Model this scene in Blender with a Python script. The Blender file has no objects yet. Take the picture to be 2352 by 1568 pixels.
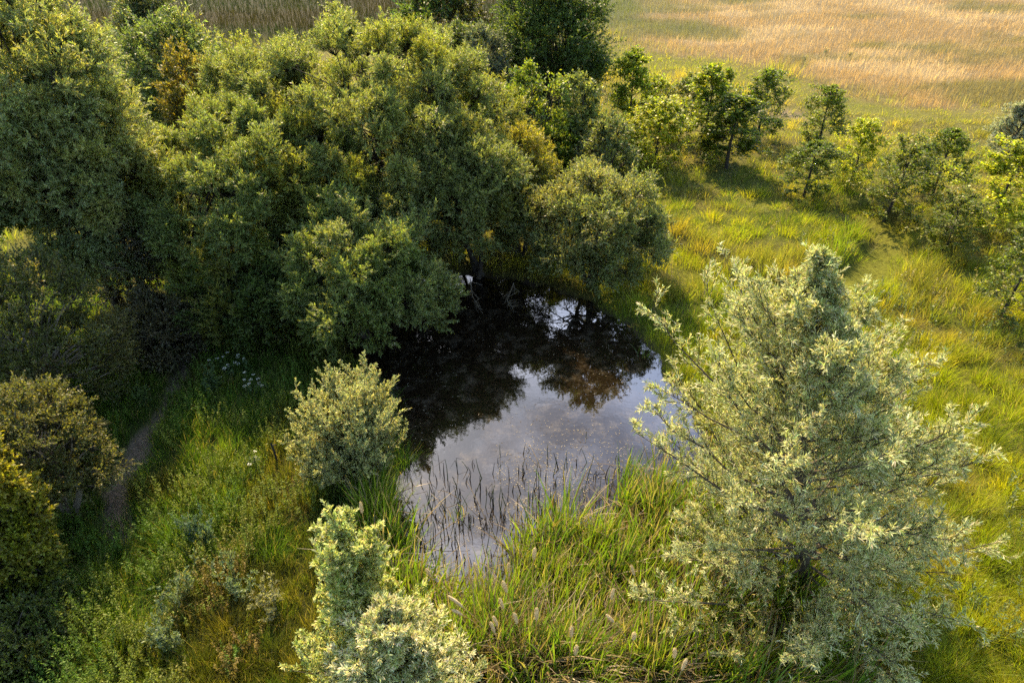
import bpy, math, random
import numpy as np
from math import radians, sin, cos, tan, pi
S = bpy.context.scene
COL = S.collection
rng = np.random.default_rng(7)
random.seed(7)

# ------------------------------------------------------------ camera, sky, sun, exposure
CAM_H, PITCH = 10.0, radians(35)
F = 1585.0                       # focal length in units of a 2352 x 1568 picture
cam = bpy.data.cameras.new('camera')
cam.sensor_width = 36
cam.lens = F / 2352 * 36
cam.clip_start = 0.1
cam.clip_end = 3000
camo = bpy.data.objects.new('camera', cam)
COL.objects.link(camo)
camo.location = (0, 0, CAM_H)
camo.rotation_euler = (radians(90) - PITCH, 0, 0)
S.camera = camo

SUN_EL, SUN_AZ = radians(44), radians(-19)       # azimuth from +Y towards +X
W = bpy.data.worlds.new('World')
S.world = W
W.use_nodes = True
nt = W.node_tree
bg = nt.nodes['Background']
sky = nt.nodes.new('ShaderNodeTexSky')
sky.sky_type = 'NISHITA'
sky.sun_disc = False
sky.sun_elevation = SUN_EL
sky.sun_rotation = SUN_AZ
sky.dust_density = 1.6
tc = nt.nodes.new('ShaderNodeTexCoord')
mp = nt.nodes.new('ShaderNodeMapping')
mp.inputs['Scale'].default_value = (1, 1, 1.6)
mp.inputs['Location'].default_value = (0.35, 0.0, 0.1)
nz = nt.nodes.new('ShaderNodeTexNoise')
nz.inputs['Scale'].default_value = 3.2
nz.inputs['Detail'].default_value = 7
nz.inputs['Roughness'].default_value = 0.55
cr = nt.nodes.new('ShaderNodeValToRGB')
cr.color_ramp.elements[0].position = 0.47
cr.color_ramp.elements[0].color = (0, 0, 0, 1)
cr.color_ramp.elements[1].position = 0.66
cr.color_ramp.elements[1].color = (1, 1, 1, 1)
mx = nt.nodes.new('ShaderNodeMixRGB')
mul = nt.nodes.new('ShaderNodeMixRGB')           # clouds: the sky's own light, whitened and brightened
mul.blend_type = 'MULTIPLY'
mul.inputs[0].default_value = 1
mul.inputs[2].default_value = (3.2, 3.2, 3.2, 1)
L_ = nt.links.new
L_(tc.outputs['Generated'], mp.inputs[0]); L_(mp.outputs[0], nz.inputs['Vector'])
L_(nz.outputs['Fac'], cr.inputs[0]); L_(cr.outputs[0], mx.inputs[0])
L_(sky.outputs[0], mul.inputs[1]); L_(sky.outputs[0], mx.inputs[1]); L_(mul.outputs[0], mx.inputs[2])
L_(mx.outputs[0], bg.inputs[0])
bg.inputs[1].default_value = 0.105

sl = bpy.data.lights.new('sun', 'SUN')
sl.energy = 4.8
sl.angle = radians(0.6)
sl.color = (1.0, 0.77, 0.43)
so = bpy.data.objects.new('sun', sl)
COL.objects.link(so)
so.rotation_euler = (radians(90) - SUN_EL, 0, pi - SUN_AZ)   # light travels from the back left towards the camera
so.location = (0, 0, 40)
S.view_settings.view_transform = 'Standard'
S.view_settings.look = 'None'
S.view_settings.gamma = 1
S.view_settings.exposure = 1.65
S.render.engine = 'CYCLES'
cy = S.cycles
cy.max_bounces = 8
cy.diffuse_bounces = 5
cy.glossy_bounces = 2
cy.transmission_bounces = 6
cy.transparent_max_bounces = 4
cy.caustics_reflective = False
cy.caustics_refractive = False
cy.sample_clamp_indirect = 8
cy.use_denoising = False

# ------------------------------------------------------------ survey: picture point -> place on the ground
sT, cT = sin(PITCH), cos(PITCH)
def at(px, py, z=0.0):
    x = (np.asarray(px, float) - 1176) / F; y = (784 - np.asarray(py, float)) / F
    t = (CAM_H - z) / (sT - y * cT)
    return x * t, t * (cT + y * sT)
def topix(X, Y, Z=0.0):
    t = Y * cT + (CAM_H - Z) * sT
    up = Y * sT - (CAM_H - Z) * cT
    t = np.maximum(t, .01)
    return 1176 + X / t * F, 784 - up / t * F
def height_for(Y, py):
    y = (784 - py) / F
    return CAM_H - Y * (sT - y * cT) / (cT + y * sT)

# ------------------------------------------------------------ noise
def hsh(a, b, c=0.0):
    v = np.sin(a * 127.1 + b * 311.7 + c * 74.7) * 43758.5453
    return v - np.floor(v)
def vn(x, y, s=0.0):
    x = np.asarray(x, float); y = np.asarray(y, float)
    xi = np.floor(x); yi = np.floor(y); fx = x - xi; fy = y - yi
    fx = fx * fx * (3 - 2 * fx); fy = fy * fy * (3 - 2 * fy)
    a = hsh(xi, yi, s); b = hsh(xi + 1, yi, s); c = hsh(xi, yi + 1, s); d = hsh(xi + 1, yi + 1, s)
    return (a * (1 - fx) + b * fx) * (1 - fy) + (c * (1 - fx) + d * fx) * fy
def fbm(x, y, s=0.0, o=4):
    r = 0; a = 1; t = 0
    for i in range(o):
        r = r + a * vn(x * 2 ** i + 13.7 * i, y * 2 ** i - 7.1 * i, s + i); t += a; a *= .5
    return r / t
def sst(a, b, x):
    t = np.clip((x - a) / (b - a), 0, 1)
    return t * t * (3 - 2 * t)
def nrm(v):
    return v / np.maximum(np.linalg.norm(v, axis=-1, keepdims=True), 1e-9)
def poly_sd(poly, X, Y):
    """signed distance to a polygon, negative inside"""
    X = np.asarray(X, float); Y = np.asarray(Y, float)
    d = np.full(X.shape, 1e9); ins = np.zeros(X.shape, bool)
    n = len(poly)
    for i in range(n):
        ax, ay = poly[i]; bx, by = poly[(i + 1) % n]
        ex, ey = bx - ax, by - ay
        t = np.clip(((X - ax) * ex + (Y - ay) * ey) / (ex * ex + ey * ey + 1e-12), 0, 1)
        d = np.minimum(d, np.hypot(X - ax - t * ex, Y - ay - t * ey))
        c = ((ay > Y) != (by > Y)) & (X < (bx - ax) * (Y - ay) / ((by - ay) if by != ay else 1e-9) + ax)
        ins ^= c
    return np.where(ins, -d, d)
def line_d(pts, X, Y):
    d = np.full(np.shape(X), 1e9)
    for (ax, ay), (bx, by) in zip(pts[:-1], pts[1:]):
        ex, ey = bx - ax, by - ay
        t = np.clip(((X - ax) * ex + (Y - ay) * ey) / (ex * ex + ey * ey + 1e-12), 0, 1)
        d = np.minimum(d, np.hypot(X - ax - t * ex, Y - ay - t * ey))
    return d
def gp(pts):
    return [tuple(float(q) for q in at(*p)) for p in pts]

POND = gp([(800, 740), (790, 820), (875, 880), (915, 960), (935, 1080), (900, 1180), (890, 1290), (960, 1420), (1100, 1500),
           (1300, 1560), (1560, 1600), (1800, 1580), (1830, 1500), (1730, 1360), (1690, 1240), (1640, 1130), (1630, 1000), (1585, 920), (1530, 870),
           (1495, 800), (1440, 745), (1330, 690), (1230, 650), (1080, 630), (920, 640)])
PATH_L = gp([(450, 800), (425, 860), (385, 940), (335, 1020), (318, 1070), (275, 1110), (272, 1180), (288, 1240)])
TRACK_R = gp([(1450, 540), (1520, 590), (1610, 640), (1720, 675), (1850, 682), (1990, 640), (2060, 560), (1990, 500)])
TRACK_FAR = gp([(1360, 130), (1480, 150), (1640, 160), (1780, 195), (1900, 235), (2080, 262), (2360, 285)])
VERGE = gp([(1850, 178), (1960, 198), (2080, 225), (2170, 243)])
TALL = gp([(1470, 555), (1535, 588), (1625, 628), (1728, 655), (1850, 660)])
BARE_A = at(1800, 272)
BARE_B = at(700, 1110)
BARE_C = at(1620, 690)
REED = gp([(830, 1150), (890, 1220), (930, 1300), (1040, 1370), (1110, 1390), (1160, 1310), (1200, 1260), (1270, 1235), (1360, 1200), (1430, 1160), (1500, 1120), (1640, 1130),
           (1760, 1220), (1800, 1400), (1900, 1620), (1100, 1700), (960, 1540), (870, 1380), (820, 1220)])

def ground_z(X, Y):
    X = np.asarray(X, float); Y = np.asarray(Y, float)
    sd = poly_sd(POND, X, Y) + .8 * (fbm(X * 1.8, Y * 1.8, 77, 4) - .5)
    z = 0.10 + 0.10 * sst(0, 3, sd) + 0.25 * (fbm(X * .35, Y * .35, 3, 3) - .5) * sst(0, 2, sd)
    z = z + 0.10 * (fbm(X * 1.3, Y * 1.3, 9, 3) - .5)
    z = z - 0.55 * sst(0.25, -0.9, sd)
    z = z - 0.08 * sst(.5, .1, line_d(PATH_L, X, Y)) - 0.25 * sst(.9, .5, line_d(TRACK_R, X, Y))
    far = sst(60, 300, Y)
    return z + far * 6 * (fbm(X * .01, Y * .01, 5, 3) - .4)

# ------------------------------------------------------------ materials
def new_mat(name):
    m = bpy.data.materials.new(name); m.use_nodes = True
    t = m.node_tree
    for n in list(t.nodes): t.nodes.remove(n)
    out = t.nodes.new('ShaderNodeOutputMaterial')
    return m, t, out
def leaf_mat(name, rough=.45, spec=.5, trans=.4, ttint=(1.25, 1.25, .45)):
    m, t, out = new_mat(name)
    a = t.nodes.new('ShaderNodeAttribute'); a.attribute_name = 'col'
    p = t.nodes.new('ShaderNodeBsdfPrincipled')
    p.inputs['Roughness'].default_value = rough
    p.inputs['Specular IOR Level'].default_value = spec
    tr = t.nodes.new('ShaderNodeBsdfTranslucent')
    mu = t.nodes.new('ShaderNodeMixRGB'); mu.blend_type = 'MULTIPLY'; mu.inputs[0].default_value = 1
    mu.inputs[2].default_value = (*ttint, 1)
    ms = t.nodes.new('ShaderNodeMixShader'); ms.inputs[0].default_value = trans
    t.links.new(a.outputs['Color'], p.inputs['Base Color'])
    t.links.new(a.outputs['Color'], mu.inputs[1]); t.links.new(mu.outputs[0], tr.inputs['Color'])
    t.links.new(p.outputs[0], ms.inputs[1]); t.links.new(tr.outputs[0], ms.inputs[2])
    t.links.new(ms.outputs[0], out.inputs[0])
    return m
M_LEAF = leaf_mat('leaf', .45, .4, .54)
M_SILVER = leaf_mat('silver_leaf', .45, .4, .46, (1.15, 1.12, .6))
M_GRASS = leaf_mat('grass_blade', .55, .3, .5, (1.2, 1.28, .35))
M_DRY = leaf_mat('dry_grass_blade', .6, .3, .42, (1.2, 1.0, .6))
M_REED = leaf_mat('reed_blade', .42, .45, .5, (1.2, 1.25, .4))

def bark_mat(name, c1, c2):
    m, t, out = new_mat(name)
    p = t.nodes.new('ShaderNodeBsdfPrincipled'); p.inputs['Roughness'].default_value = .85
    tcn = t.nodes.new('ShaderNodeTexCoord')
    n = t.nodes.new('ShaderNodeTexNoise'); n.inputs['Scale'].default_value = 14; n.inputs['Detail'].default_value = 5
    mpn = t.nodes.new('ShaderNodeMapping'); mpn.inputs['Scale'].default_value = (3, 3, .6)
    r = t.nodes.new('ShaderNodeValToRGB')
    r.color_ramp.elements[0].position = .3; r.color_ramp.elements[0].color = (*c1, 1)
    r.color_ramp.elements[1].position = .7; r.color_ramp.elements[1].color = (*c2, 1)
    b = t.nodes.new('ShaderNodeBump'); b.inputs['Strength'].default_value = .6; b.inputs['Distance'].default_value = .02
    t.links.new(tcn.outputs['Object'], mpn.inputs[0]); t.links.new(mpn.outputs[0], n.inputs['Vector'])
    t.links.new(n.outputs['Fac'], r.inputs[0]); t.links.new(r.outputs[0], p.inputs['Base Color'])
    t.links.new(n.outputs['Fac'], b.inputs['Height']); t.links.new(b.outputs[0], p.inputs['Normal'])
    t.links.new(p.outputs[0], out.inputs[0])
    return m
M_BARK = bark_mat('willow_bark', (.03, .022, .014), (.11, .085, .05))
M_BARK_D = bark_mat('dark_bark', (.012, .01, .007), (.05, .038, .025))
M_DEAD = bark_mat('dead_wood', (.09, .07, .045), (.22, .18, .12))
M_SEED = leaf_mat('cattail_fluff', .9, .1, .35, (1, 1, .8))
M_METAL = bark_mat('dark_post', (.01, .01, .009), (.03, .026, .022))
M_BROAD = leaf_mat('broad_leaf', .42, .4, .6, (1.3, 1.35, .4))
M_PETAL = leaf_mat('petal', .6, .2, .3, (1, 1, .8))

# ------------------------------------------------------------ mesh collection with numpy
class MB:
    def __init__(s): s.v = []; s.f = {3: [], 4: []}; s.c = []; s.n = 0
    def add(s, v, faces, col):
        """v (n,3); faces list of int arrays (k,3) or (k,4); col (n,3)"""
        v = np.asarray(v, np.float32).reshape(-1, 3)
        s.v.append(v); s.c.append(np.broadcast_to(np.asarray(col, np.float32), v.shape).astype(np.float32))
        for f in faces:
            s.f[f.shape[1]].append(f + s.n)
        s.n += len(v)
    def build(s, name, mat, parent=None, origin=(0, 0, 0), smooth=False):
        v = np.concatenate(s.v) - np.asarray(origin, np.float32)
        c = np.concatenate(s.c)
        me = bpy.data.meshes.new(name)
        me.vertices.add(len(v)); me.vertices.foreach_set('co', v.ravel())
        idx = []; start = []; pos = 0
        for k in (3, 4):
            if s.f[k]:
                a = np.concatenate(s.f[k]).astype(np.int32)
                idx.append(a.ravel()); start.append(pos + np.arange(len(a)) * k); pos += a.size
        idx = np.concatenate(idx); start = np.concatenate(start).astype(np.int32)
        me.loops.add(len(idx)); me.loops.foreach_set('vertex_index', idx)
        me.polygons.add(len(start)); me.polygons.foreach_set('loop_start', start)
        if smooth: me.polygons.foreach_set('use_smooth', np.ones(len(start), bool))
        at_ = me.attributes.new('col', 'FLOAT_COLOR', 'POINT')
        at_.data.foreach_set('color', np.concatenate([c, np.ones((len(c), 1), np.float32)], 1).ravel())
        me.materials.append(mat)
        me.update(calc_edges=True)
        o = bpy.data.objects.new(name, me)
        COL.objects.link(o)
        if parent is not None: o.parent = parent
        else: o.location = origin
        return o

def tag(o, label=None, cat=None, group=None, kind=None):
    if label: o['label'] = label
    if cat: o['category'] = cat
    if group: o['group'] = group
    if kind: o['kind'] = kind
    return o
def empty(name, loc, label, cat, group=None):
    o = bpy.data.objects.new(name, None); o.empty_display_size = .3
    COL.objects.link(o); o.location = loc
    return tag(o, label, cat, group)

# ------------------------------------------------------------ leaves, blades, tubes
def add_leaves(mb, P, D, L, Wd, col, up=.7, lance=False):
    n = len(P)
    if n == 0: return
    D = nrm(D)
    R = rng.normal(size=(n, 3)); R[:, 2] *= 1; R = nrm(R) * (1 - up) + np.array([0, 0, up])
    side = nrm(np.cross(D, R)); nor = np.cross(side, D)
    L = np.broadcast_to(L, n)[:, None]; Wd = np.broadcast_to(Wd, n)[:, None]
    if not lance:
        v = np.stack([P, P + D * L * .45 + side * Wd * .5, P + D * L - nor * L * .08, P + D * L * .45 - side * Wd * .5], 1)
        f = np.arange(n * 4).reshape(n, 4)
        mb.add(v.reshape(-1, 3), [f], np.repeat(col, 4, 0))
    else:
        v = np.stack([P, P + D * L * .3 + side * Wd * .5, P + D * L * .3 - side * Wd * .5,
                      P + D * L * .68 + side * Wd * .38 - nor * L * .05, P + D * L * .68 - side * Wd * .38 - nor * L * .05,
                      P + D * L * .97 - nor * L * .17], 1)
        b = np.arange(n)[:, None] * 6
        mb.add(v.reshape(-1, 3), [np.concatenate([b + np.array([[0, 2, 1]]), b + np.array([[3, 4, 5]])]), b + np.array([[1, 2, 4, 3]])], np.repeat(col, 6, 0))
def add_blades(mb, P, H, Wd, lean, col, tip=None):
    """grass blades: lean (n,3) horizontal displacement of the tip"""
    n = len(P)
    a = rng.uniform(0, pi, n); s = np.stack([np.cos(a), np.sin(a) * .6, 0 * a], 1) * (Wd * .5)[:, None]
    up = np.stack([0 * a, 0 * a, H], 1)
    m = P + up * .58 + lean * .32; t = P + up * .97 + lean
    v = np.stack([P - s, P + s, m - s * .75, m + s * .75, t], 1)
    b = np.arange(n)[:, None] * 5
    c = np.repeat(col[:, None], 5, 1)
    if tip is not None: c[:, 4] = tip
    mb.add(v.reshape(-1, 3), [b + np.array([[2, 3, 4]]), b + np.array([[0, 1, 3, 2]])], c.reshape(-1, 3))
def add_strips(mb, P, D0, L, Wd, droop, col, seg=5, tipc=None):
    """long arching blades; D0 start direction, droop (n,) bend, in the blade's own lean direction"""
    n = len(P); D0 = nrm(D0)
    hor = D0 * np.array([1, 1, 0]) + rng.normal(size=(n, 3)) * np.array([.2, .2, 0]); hor = nrm(hor)
    a = rng.uniform(0, pi, n); s = np.stack([np.cos(a), np.sin(a), 0 * a], 1)
    vs = []; 
    for k in range(seg + 1):
        u = k / seg
        c = P + D0 * (L * u)[:, None] + (hor * .9 + np.array([0, 0, -.8])) * (droop * L * u ** 3)[:, None]
        w = (Wd * .5 * (1 - u ** 2.5) + .0006)[:, None]
        vs += [c - s * w, c + s * w]
    v = np.stack(vs, 1); m = 2 * (seg + 1)
    b = np.arange(n)[:, None] * m
    f = [b + np.array([[2 * k, 2 * k + 1, 2 * k + 3, 2 * k + 2]]) for k in range(seg)]
    c = np.repeat(col[:, None], m, 1)
    if tipc is not None:
        c[:, -4:] = tipc[:, None]
    mb.add(v.reshape(-1, 3), f, c.reshape(-1, 3))
def add_tubes(mb, pts, r0, r1, col, sides=5):
    """pts (n,k,3) poly-lines; radii (n,) at both ends"""
    pts = np.asarray(pts, float); n, k, _ = pts.shape
    T = nrm(np.gradient(pts, axis=1))
    ref = np.where(np.abs(T[..., 2:3]) > .9, np.array([1., 0, 0]), np.array([0, 0, 1.]))
    A = nrm(np.cross(T, ref)); B = np.cross(T, A)
    u = np.linspace(0, 1, k)
    r = np.broadcast_to(r0, n)[:, None] * (1 - u) + np.broadcast_to(r1, n)[:, None] * u
    an = np.arange(sides) / sides * 2 * pi
    v = pts[:, :, None] + r[..., None, None] * (np.cos(an)[:, None] * A[:, :, None] + np.sin(an)[:, None] * B[:, :, None])
    base = (np.arange(n)[:, None, None] * k + np.arange(k - 1)[None, :, None]) * sides
    j = np.arange(sides)[None, None]; j2 = (j + 1) % sides
    f = np.stack([base + j, base + j2, base + sides + j2, base + sides + j], -1).reshape(-1, 4)
    mb.add(v.reshape(-1, 3), [f], col)
def bez(a, b, c, k=7):
    u = np.linspace(0, 1, k)[None, :, None]
    return a[:, None] * (1 - u) ** 2 + b[:, None] * 2 * u * (1 - u) + c[:, None] * u ** 2
def children(P, D, L, n, s0, s1, ang, Lk, up=0.2, Lvar=.3, taper=.5, alt=False):
    """n child shoots along every shoot; returns arrays of the children"""
    m = len(P)
    s = (np.arange(n)[None, :] + rng.random((m, n))) / n * (s1 - s0) + s0
    Dn = nrm(D)
    R = rng.normal(size=(m, n, 3)); side = nrm(np.cross(np.broadcast_to(Dn[:, None], R.shape), R))
    a = ang * (1 + .35 * rng.normal(size=(m, n, 1)))
    d = nrm(Dn[:, None] * np.cos(a) + side * np.sin(a) + np.array([0, 0, up]))
    p = P[:, None] + Dn[:, None] * (s * L[:, None])[..., None]
    l = np.broadcast_to(Lk, (m,))[:, None] * (1 - taper * s) * (1 + Lvar * rng.normal(size=(m, n)).clip(-2, 2))
    return p.reshape(-1, 3), d.reshape(-1, 3), np.abs(l).reshape(-1), np.repeat(np.arange(m), n)
def vary(base, idx_hue, n, amt=.25, hue=.3, alt=None):
    """per-leaf colour: base mixed with alt per shoot, random lightness per leaf"""
    base = np.asarray(base, float); alt = np.asarray(base if alt is None else alt, float)
    h = idx_hue[:, None]
    c = base * (1 - h) + alt * h
    return np.clip(c * (1 + amt * rng.normal(size=(n, 1))).clip(.4, 2.0) * (1 + .08 * rng.normal(size=(n, 3))), .004, .9)

# ------------------------------------------------------------ trees
def gap(px, py, rad):
    """an opening cut through the crowns so sky glints show in the pond"""
    x = (px - 1176) / F; y = (784 - py) / F
    X, Y = at(px, py); d = nrm(np.array([x, cT + y * sT, sT - y * cT]))
    return np.array([float(X), float(Y), 0.]), d, rad
GAPS = [gap(*g) for g in [(1000, 700, .42), (975, 765, .40), (1020, 800, .3), (950, 740, .25), (1235, 712, .6), (1275, 725, .55), (1310, 740, .4), (960, 720, .4), (1150, 800, .25), (1180, 850, .25), (1000, 850, .22)]]  # leaves cleared along mirrored view rays so bright sky reflects in the pond
def in_gap(p):
    m = np.zeros(len(p), bool)
    for o, d, r in GAPS:
        q = p - o; s = q @ d
        dd = np.linalg.norm(q - s[:, None] * d, axis=1)
        m |= (s > .5) & (dd < r * (.4 + 1.2 * vn(p[:, 0] * 2.5 + p[:, 2], p[:, 2] * 2.5, 7)))
    return m
def billow_tree(name, label, cat, base, C, R, lobes=110, lobe_r=(.5, .9), sub=10, twigs=9, leaves=13, leaf=(.088, .0185), col=(.07, .1, .03),
                alt=(.14, .14, .02), amt=.3, altp=.25, mat=None, group=None, bark=None, upb=.85, zmin=-.35, twl=.27, stems=3, lance=False, tr=.055, squash=1.0, rag=(.78, .94), inner=.14, thin=0):
    """a broad crown of many puffs carried on limbs from one or a few stems"""
    C = np.array(C, float); R = np.array(R, float)
    bz = float(ground_z(base[0], base[1])); B = np.array([base[0], base[1], max(bz, -.3) - .05])
    root = empty(name, tuple(B), label, cat, group)
    # puffs over the dome, each with its own size
    i = np.arange(lobes) + .5
    z = 1 - (1 - zmin) * i / lobes
    th = i * 2.399963
    dr = np.stack([np.sqrt(1 - z * z) * np.cos(th), np.sqrt(1 - z * z) * np.sin(th), z], 1)
    dr = nrm(dr + rng.normal(size=dr.shape) * .12)
    if thin:
        dr = dr[(dr[:, 1] < .25) | (rng.random(lobes) > thin)]; lobes = len(dr)
    k = rng.uniform(*rag, lobes)[:, None]
    inn = rng.random(lobes) < inner
    k[inn] *= .62
    ctr = C + dr * R * k
    lr = rng.uniform(lobe_r[0], lobe_r[1], lobes)
    ctr[:, 2] = np.maximum(ctr[:, 2], .35 + lr * .4)
    ax = nrm(dr + np.array([0, 0, upb]) + rng.normal(size=dr.shape) * .12)
    # limbs
    nb = stems
    sb = B + rng.normal(size=(nb, 3)) * np.array([.12, .12, 0]) * R[0] * .4
    sb[:, 2] = B[2]
    fk = C + rng.normal(size=(nb, 3)) * R * .25; fk[:, 2] = B[2] + (C[2] - B[2]) * .6
    tb = MB()
    add_tubes(tb, bez(sb, (sb + fk) / 2 + rng.normal(size=(nb, 3)) * .15, fk, 8), tr * 1.5, tr * .8, (1, 1, 1), 8)
    w = rng.integers(0, nb, lobes)
    mid = fk[w] * .55 + ctr * .45 + np.array([0, 0, .12]) * R[2] + rng.normal(size=ctr.shape) * .12 * R
    add_tubes(tb, bez(fk[w], mid, ctr, 6), tr * .55, tr * .12, (1, 1, 1), 5)
    tb.build('trunk', bark or M_BARK_D, root, tuple(B), True)
    # shoots > twigs > leaves
    n1 = lobes * sub
    li = np.repeat(np.arange(lobes), sub)
    d1 = nrm(ax[li] * 1.05 + nrm(rng.normal(size=(n1, 3))) * .9)
    ca = (d1 * ax[li]).sum(1).clip(0, 1)
    l1 = lr[li] * (.75 + .7 * ca ** 3) * rng.uniform(.82, 1.05, n1)
    p1 = ctr[li] - ax[li] * (lr[li] * .5)[:, None]
    p1[:, 2] = np.maximum(p1[:, 2], .3)
    p2, d2, l2, i2 = children(p1, d1, l1, twigs, .3, 1.0, .75, np.full(n1, twl), .22, .25, .35)
    p3, d3, l3, i3 = children(p2, d2, l2, leaves, .1, 1.0, .65, np.full(len(p2), leaf[0]), .0, .2, .15)
    li3 = li[i2][i3]
    ok = (p3[:, 2] > .12) & ~(in_gap(p3) & (rng.random(len(p3)) < .93))
    p3, d3, l3, li3, i3 = p3[ok], d3[ok], l3[ok], li3[ok], i3[ok]
    hl = (rng.random(lobes) < altp) * rng.uniform(.5, 1, lobes) + .12 * rng.random(lobes)
    h = (hl[li3] + .25 * rng.random(len(i2))[i3]).clip(0, 1)
    cb = MB()
    add_leaves(cb, p3, d3, l3, leaf[1] * (.8 + .4 * rng.random(len(p3))), vary(col, h, len(p3), amt, alt=alt), .5, lance)
    add_tubes(cb, np.stack([p1, p1 + d1 * l1[:, None]], 1), .010, .004, (.05, .045, .025), 3)
    cb.build('crown', mat or M_LEAF, root, tuple(B))
    return root

def open_willow(name, label, cat, base, top, rad, mixs=.6, irr=0, prim=80, sec=16, ter=4, leaves=13, leaf=(.085, .016), col=(.3, .34, .18), alt=(.55, .55, .42),
                altp=.5, profile=None, mat=None, group=None, z0=.08, lance=True, tr=.09, ang=(.55, 1.1), droop=0.0, trunks=1, seclen=.5, upb=.35, terl=.3, skew=(0, 0)):
    """a see-through willow: leader, ascending branches, side shoots and narrow leaves"""
    bz = float(ground_z(base[0], base[1])); B = np.array([base[0], base[1], max(bz, -.3) - .05]); T = np.array(top, float)
    root = empty(name, tuple(B), label, cat, group)
    H = T[2] - B[2]
    tb = MB()
    pr = profile or (lambda u: np.sin(np.clip(1 - u, 0, 1) * 1.75) ** .8)
    ctrl = (B + T) / 2 + np.array([(B[0] - T[0]) * -.25, 0, 0])
    tk = bez(B[None], ctrl[None], T[None], 14)
    wob = np.cumsum(rng.normal(size=tk.shape) * .02, 1); wob[..., 2] = 0; wob[:, 0] = 0
    tk = tk + wob
    add_tubes(tb, tk, tr, .008, (1, 1, 1), 8)
    u = z0 + (1 - z0) * (np.arange(prim) + rng.random(prim)) / prim
    u = u ** 1.25
    tu = np.linspace(0, 1, 14)
    P = np.stack([np.interp(u, tu, tk[0, :, i]) for i in range(3)], 1)
    az = np.arange(prim) * 2.39996 + rng.normal(size=prim) * .4
    el = ang[0] + (ang[1] - ang[0]) * u + rng.normal(size=prim) * .12
    Lr = rad * pr(u) * rng.uniform(.66, 1.1, prim) + .06
    sk = 1 + skew[0] * np.cos(az) + skew[1] * np.sin(az)
    Lr = Lr * sk / np.cos(el).clip(.75, 1)
    D = np.stack([np.cos(az) * np.cos(el), np.sin(az) * np.cos(el), np.sin(el)], 1)
    if irr: Lr = Lr * (.78 + .42 * vn(az * 1.3, u * 7, 3))
    E = P + D * Lr[:, None] + np.array([0, 0, irr * .32]) * Lr[:, None]
    midp = P + D * (Lr * .55)[:, None] + np.array([0, 0, -.08]) * Lr[:, None]
    bp = bez(P, midp, E, 6)
    bp[:, 1:] += np.cumsum(rng.normal(size=(prim, 5, 3)) * .018, 1) * Lr[:, None, None]
    add_tubes(tb, bp, .008 + .007 * Lr, .003, (1, 1, 1), 5)
    tb.build('trunk', M_BARK, root, tuple(B), True)
    # secondary shoots spring from the bent branches
    s = .22 + .78 * (np.arange(sec)[None] + rng.random((prim, sec))) / sec
    k5 = s * 5; i0 = np.minimum(k5.astype(int), 4); fr = (k5 - i0)[..., None]
    row = np.arange(prim)[:, None]
    P2 = bp[row, i0] * (1 - fr) + bp[row, i0 + 1] * fr
    D2 = nrm(bp[row, i0 + 1] - bp[row, i0])
    R = rng.normal(size=D2.shape); sd = nrm(np.cross(D2, R)); a = .72 + .2 * rng.normal(size=s.shape)[..., None]
    D2 = nrm(D2 * np.cos(a) + sd * np.sin(a) + np.array([0, 0, upb]))
    P2 = P2 + 0; keep2 = (rng.random(s.shape) < np.clip(Lr[:, None] / (rad * .4), .22, 1)).reshape(-1)
    L2 = (seclen * (1.15 - .6 * s) * rng.uniform(.6, 1.3, s.shape)) * np.clip(Lr[:, None] / rad * 1.2 + .12, .2, 1)
    P2 = P2.reshape(-1, 3); D2 = D2.reshape(-1, 3); L2 = L2.reshape(-1)
    P2, D2, L2 = P2[keep2], D2[keep2], L2[keep2]
    cb = MB()
    add_tubes(cb, np.stack([P2, P2 + D2 * L2[:, None]], 1), .006, .003, (.08, .075, .035), 3)
    P3, D3, L3, i3 = children(P2, D2, L2, ter, .15, .95, .6, np.full(len(P2), terl) * np.clip(L2 / seclen, .4, 1), upb * .5, .3, .4)
    PP = np.concatenate([P2, P3]); DD = np.concatenate([D2, D3]); LL = np.concatenate([L2, L3])
    add_tubes(cb, np.stack([P3, P3 + D3 * L3[:, None]], 1), .003, .0015, (.12, .12, .05), 3)
    P4, D4, L4, i4 = children(PP, DD, LL, leaves, .06, 1.0, .62, np.full(len(PP), leaf[0]), .05 - droop, .22, .2)
    h = ((rng.random(len(PP)) < altp) * mixs)[i4] + (1 - mixs) * rng.random(len(P4)) ** 1.5
    ok = P4[:, 2] > .1
    P4, D4, L4, h = P4[ok], D4[ok], L4[ok], h[ok]
    add_leaves(cb, P4, D4, L4, leaf[1] * (.8 + .4 * rng.random(len(P4))), vary(col, h, len(P4), .2, alt=alt), .45, lance)
    cb.build('crown', mat or M_SILVER, root, tuple(B))
    return root

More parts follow.
